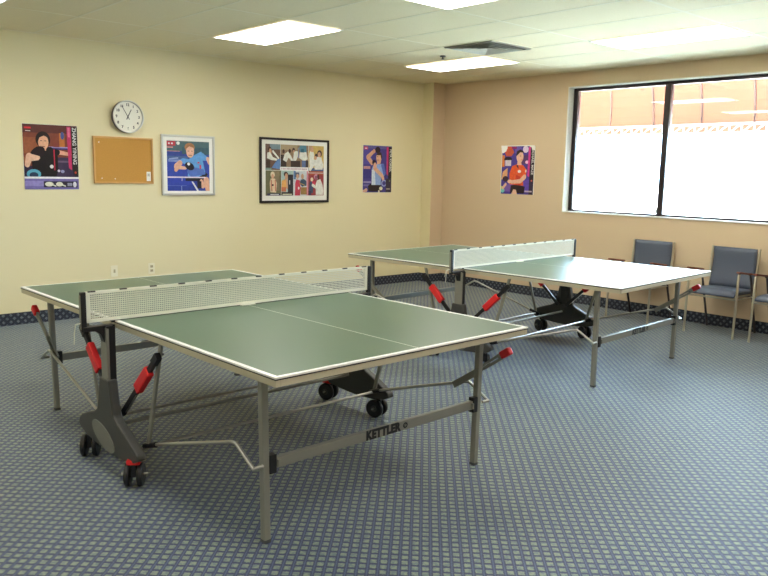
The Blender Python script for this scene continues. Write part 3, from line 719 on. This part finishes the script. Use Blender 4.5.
S += cell(.465, 0, .715, .49, (206, 212, 214), [((96, 130, 176), rect(0, .66, .16, 1)), ((90, 100, 120), rect(.1, .74, .4, .94)), (Sk, ell(.28, .78, .09, .1)), (Sk, ell(.62, .78, .1, .11)), ((204, 64, 84), [(.1, 0), (.12, .5), (.2, .66), (.44, .62), (.5, .3), (.46, 0)]), ((70, 90, 110), [(.42, .5), (.5, .64), (.7, .68), (.9, .6), (.9, .4), (.6, .36)]), ((160, 126, 70), rect(.5, .04, .94, .34)), ((180, 150, 90), limb((.4, .52), (.78, .42), .02, .02)), (Wt, ell(.36, .3, .06, .06)), ((216, 120, 140), rect(.92, 0, 1, 1))])
S += cell(.72, 0, 1, .45, (158, 62, 66), [((176, 90, 60), rect(0, .92, 1, 1)), ((70, 84, 110), [(.04, .1), (.1, .6), (.24, .66), (.34, .4), (.3, .1)]), ((238, 214, 180), ell(.24, .72, .09, .09)), ((210, 50, 76), rect(.26, .42, .46, .64)), ((214, 150, 170), ell(.52, .84, .15, .12)), ((150, 90, 110), ell(.5, .8, .08, .1)), ((96, 50, 50), limb((.64, .88), (.68, .66), .07, .05)), ((234, 228, 220), [(.5, .02), (.48, .5), (.56, .68), (.78, .74), (.92, .5), (.98, .2), (.96, .02)]), (Wt, limb((.3, .46), (.5, .36), .07, .06)), ((70, 60, 90), rect(.04, .02, .2, .2))])
S += [((246, 240, 234), rect(.235, .49, .725, .565))]
S += [((190, 160, 170), rect(.26+.022*k, .515, .27+.022*k+(.006 if k % 3 else 0), .54)) for k in range(20)]
printed('collage_print', p, .85, .60, S, -.0105, cz=.005)

p = on_left('poster', 'small unframed poster of a player in pale blue shirt, nearest the corner', 'poster', -1.055, 1.548)
m = MB(); m.box(-.252, .252, -.004, 0, -.306, .306, M_MATB); m.build('poster_sheet', p)
S = [((70, 62, 138), rect(0, 0, 1, 1)), ((96, 90, 150), rect(0, .93, .8, 1)), ((84, 76, 160), rect(0, .6, .3, .92)), ((190, 140, 140), rect(.02, .5, .25, .56)), ((60, 52, 130), rect(0, .3, .8, .5)), ((150, 140, 190), rect(.02, .2, .28, .24)), ((120, 110, 170), rect(.02, .13, .22, .17)),
     ((200, 60, 100), rect(.03, .91, .16, .97)), ((240, 220, 230), rect(.06, .925, .13, .945)),
     ((150, 160, 214), ell(.74, .2, .1, .075)), ((70, 62, 138), ell(.74, .2, .06, .045)),
     ((40, 30, 34), [(.2, .02), (.18, .14), (.3, .2), (.62, .16), (.66, .02)]), ((226, 180, 150), limb((.02, .0), (.12, .05), .05, .04)),
     ((214, 162, 130), limb((.3, .63), (.16, .75), .05, .055)), ((214, 162, 130), limb((.16, .75), (.36, .88), .05, .04)), ((206, 150, 120), ell(.37, .88, .05, .045)),
     ((44, 20, 30), ell(.5, .91, .09, .07)), ((150, 176, 222), [(.3, .16), (.3, .5), (.38, .62), (.5, .6), (.72, .62), (.8, .42), (.72, .34), (.64, .4), (.62, .16)]), ((214, 224, 240), [(.3, .16), (.3, .48), (.4, .5), (.44, .16)]), ((84, 110, 190), [(.62, .6), (.72, .62), (.8, .42), (.72, .36)]),
     ((24, 18, 50), ell(.38, .64, .07, .06)), ((218, 168, 138), [(.48, .6), (.6, .62), (.62, .68), (.48, .7)]), ((216, 164, 132), ell(.54, .745, .095, .105)), ((60, 40, 34), [(.45, .8), (.5, .86), (.62, .86), (.66, .76), (.62, .72), (.6, .8)]), ((70, 44, 40), rect(.46, .69, .54, .70)), ((50, 36, 34), rect(.47, .76, .51, .77)),
     ((224, 172, 142), ell(.41, .56, .06, .08)), ((222, 170, 140), limb((.4, .52), (.66, .36), .05, .045)), ((222, 170, 140), limb((.66, .36), (.7, .3), .045, .045)),
     ((236, 234, 200), ell(.63, .085, .06, .04)), ((226, 220, 200), ell(.56, .02, .03, .03)),
     ((206, 60, 116), [(.81, .98), (.88, .98), (.88, .36), (.82, .4)]), ((36, 32, 40), rect(.88, .3, 1, .98)), ((56, 46, 66), rect(.8, 0, 1, .3)), ((160, 150, 140), rect(.82, .06, .95, .09)), ((120, 140, 90), ell(.94, .25, .02, .02))]
printed('poster_print', p, .50, .608, S, -.004)
text('player_name', 'PETR KORBEL', .050, (.225, -.0082, .115), (PI/2, PI/2, 0), pcol((240, 236, 224)), p, .0003, .0008, sx=.98)

p = on_back('poster', 'unframed poster of a player in orange shirt on the tan wall left of the window', 'poster', 1.495, 1.572)
# sheet with curling top corners
m = MB(); NX, NZ = 16, 18; vs = []; f = []
def curl(a, b):
    c1 = max(0, (.16-a)/.16)*max(0, (b-.86)/.14); c2 = max(0, (a-.86)/.14)*max(0, (b-.88)/.12)
    return .018*(c1+c2)
for j in range(NZ+1):
    for i in range(NX+1):
        a, b = i/NX, j/NZ; vs.append(((a-.5)*.53, -.004-curl(a, b), (b-.5)*.61))
for j in range(NZ):
    for i in range(NX):
        k = j*(NX+1)+i; f.append((k, k+1, k+NX+2, k+NX+1))
m.add(vs, f, M_MATB, True); m.box(-.262, .262, -.0035, 0, -.30, .295, M_MATB); m.build('poster_sheet', p, fixn=False)
S = [((76, 62, 150), [(0, 0), (1, 0), (1, .95), (.92, 1), (.1, 1), (0, .93)]), ((206, 90, 60), [(.1, .86), (.16, .99), (.3, .98), (.38, .86), (.3, .78), (.14, .78)]), ((230, 130, 60), rect(.02, .56, .1, .8)), ((110, 90, 180), rect(.4, .84, .6, .97)), ((150, 40, 110), rect(.3, .93, .45, .98)),
     ((226, 210, 236), ell(.72, .92, .085, .07)), ((90, 60, 110), rect(.6, .62, .8, .8)), ((230, 190, 220), ell(.77, .66, .05, .035)), ((40, 30, 44), ell(.2, .72, .12, .05)), ((210, 200, 210), rect(.12, .58, .3, .7)), ((236, 170, 120), [(.02, .3), (.06, .46), (.2, .54), (.2, .3)]), ((120, 90, 170), rect(.1, .05, .8, .2)), ((96, 70, 170), rect(.65, .05, .92, .3)), ((110, 196, 190), ell(.07, .07, .06, .05)), ((200, 206, 120), rect(0, .1, .06, .16)),
     ((40, 26, 34), [(.3, .02), (.32, .18), (.5, .2), (.74, .16), (.72, .02)]), ((232, 186, 160), [(.34, .0), (.4, .1), (.48, .09), (.52, .0)]),
     ((226, 92, 46), [(.28, .2), (.26, .42), (.34, .58), (.5, .62), (.66, .6), (.78, .5), (.76, .38), (.66, .36), (.7, .18)]), ((206, 60, 40), [(.46, .2), (.46, .4), (.6, .36), (.62, .18)]), ((60, 40, 60), [(.46, .58), (.5, .64), (.54, .52)]), ((244, 240, 236), ell(.56, .47, .05, .03)), ((240, 220, 210), ell(.75, .48, .02, .03)),
     ((230, 180, 154), [(.48, .6), (.5, .7), (.6, .68), (.62, .6)]), ((232, 184, 158), ell(.56, .77, .105, .12)), ((50, 34, 36), [(.44, .78), (.46, .88), (.56, .92), (.66, .88), (.68, .85), (.56, .86), (.48, .8)]), ((206, 60, 70), rect(.60, .70, .66, .71)), ((60, 44, 40), rect(.56, .78, .6, .79)),
     ((234, 186, 158), limb((.72, .36), (.6, .27), .05, .045)), ((234, 186, 158), limb((.6, .27), (.34, .25), .045, .035)), ((238, 190, 164), ell(.28, .26, .07, .04)), ((54, 30, 50), ell(.15, .31, .09, .06)), ((234, 186, 158), limb((.16, .2), (.08, .12), .03, .03)),
     ((206, 60, 140), [(.81, .97), (.87, .97), (.86, .36), (.8, .38)]), ((40, 34, 40), [(.87, .97), (.99, .94), (1, .3), (.86, .3)]), ((56, 44, 66), rect(.86, 0, 1, .3)), ((230, 110, 90), ell(.93, .285, .022, .018)), ((190, 176, 190), rect(.74, .05, .95, .08))]
S = [(c_, [(min(.985, max(.015, a)), min(.985, b)) for a, b in q]) for c_, q in S]
m = MB()
for i, (rgb, poly) in enumerate(S):
    pts = [((a-.5)*.53, -.0045-.00006*(i+1), (b-.5)*.61) for a, b in [(min(1, max(0, a)), min(1, max(0, b))) for a, b in poly]]
    m.add(pts, [tuple(range(len(pts)))], pcol(rgb))
m.build('poster_print', p, fixn=False)
text('player_name', 'MICHAEL MAZE', .047, (.232, -.0082, .11), (PI/2, PI/2, 0), pcol((244, 240, 228)), p, .0003, .0008, sx=1.02)

# wall plates
p = on_left('wall_plate', 'blank ivory cover plate low on the yellow wall, left of the socket', 'wall plate', -4.64, .448)
m = MB(); m.box(-.036, .036, -.006, 0, -.058, .058, mat('ivory', (240, 232, 206), .4), .002); m.build('plate', p)
m = MB(); m.box(-.010, .010, -.009, -.006, -.018, .018, mat('ivory_dark', (186, 172, 136), .4), .002); m.build('toggle', p)
p = on_left('power_outlet', 'ivory double power socket low on the yellow wall, right of the blank plate', 'outlet', -4.235, .448)
m = MB(); m.box(-.036, .036, -.006, 0, -.058, .058, MATS['ivory'], .002); m.build('plate', p)
for z in (-.022, .022):
    m = MB(); m.box(-.016, .016, -.008, -.006, z-.014, z+.014, MATS['ivory_dark'], .002); m.box(-.008, -.005, -.0085, -.008, z-.005, z+.006, M_BLACK); m.box(.005, .008, -.0085, -.008, z-.005, z+.006, M_BLACK); m.build('socket', p)
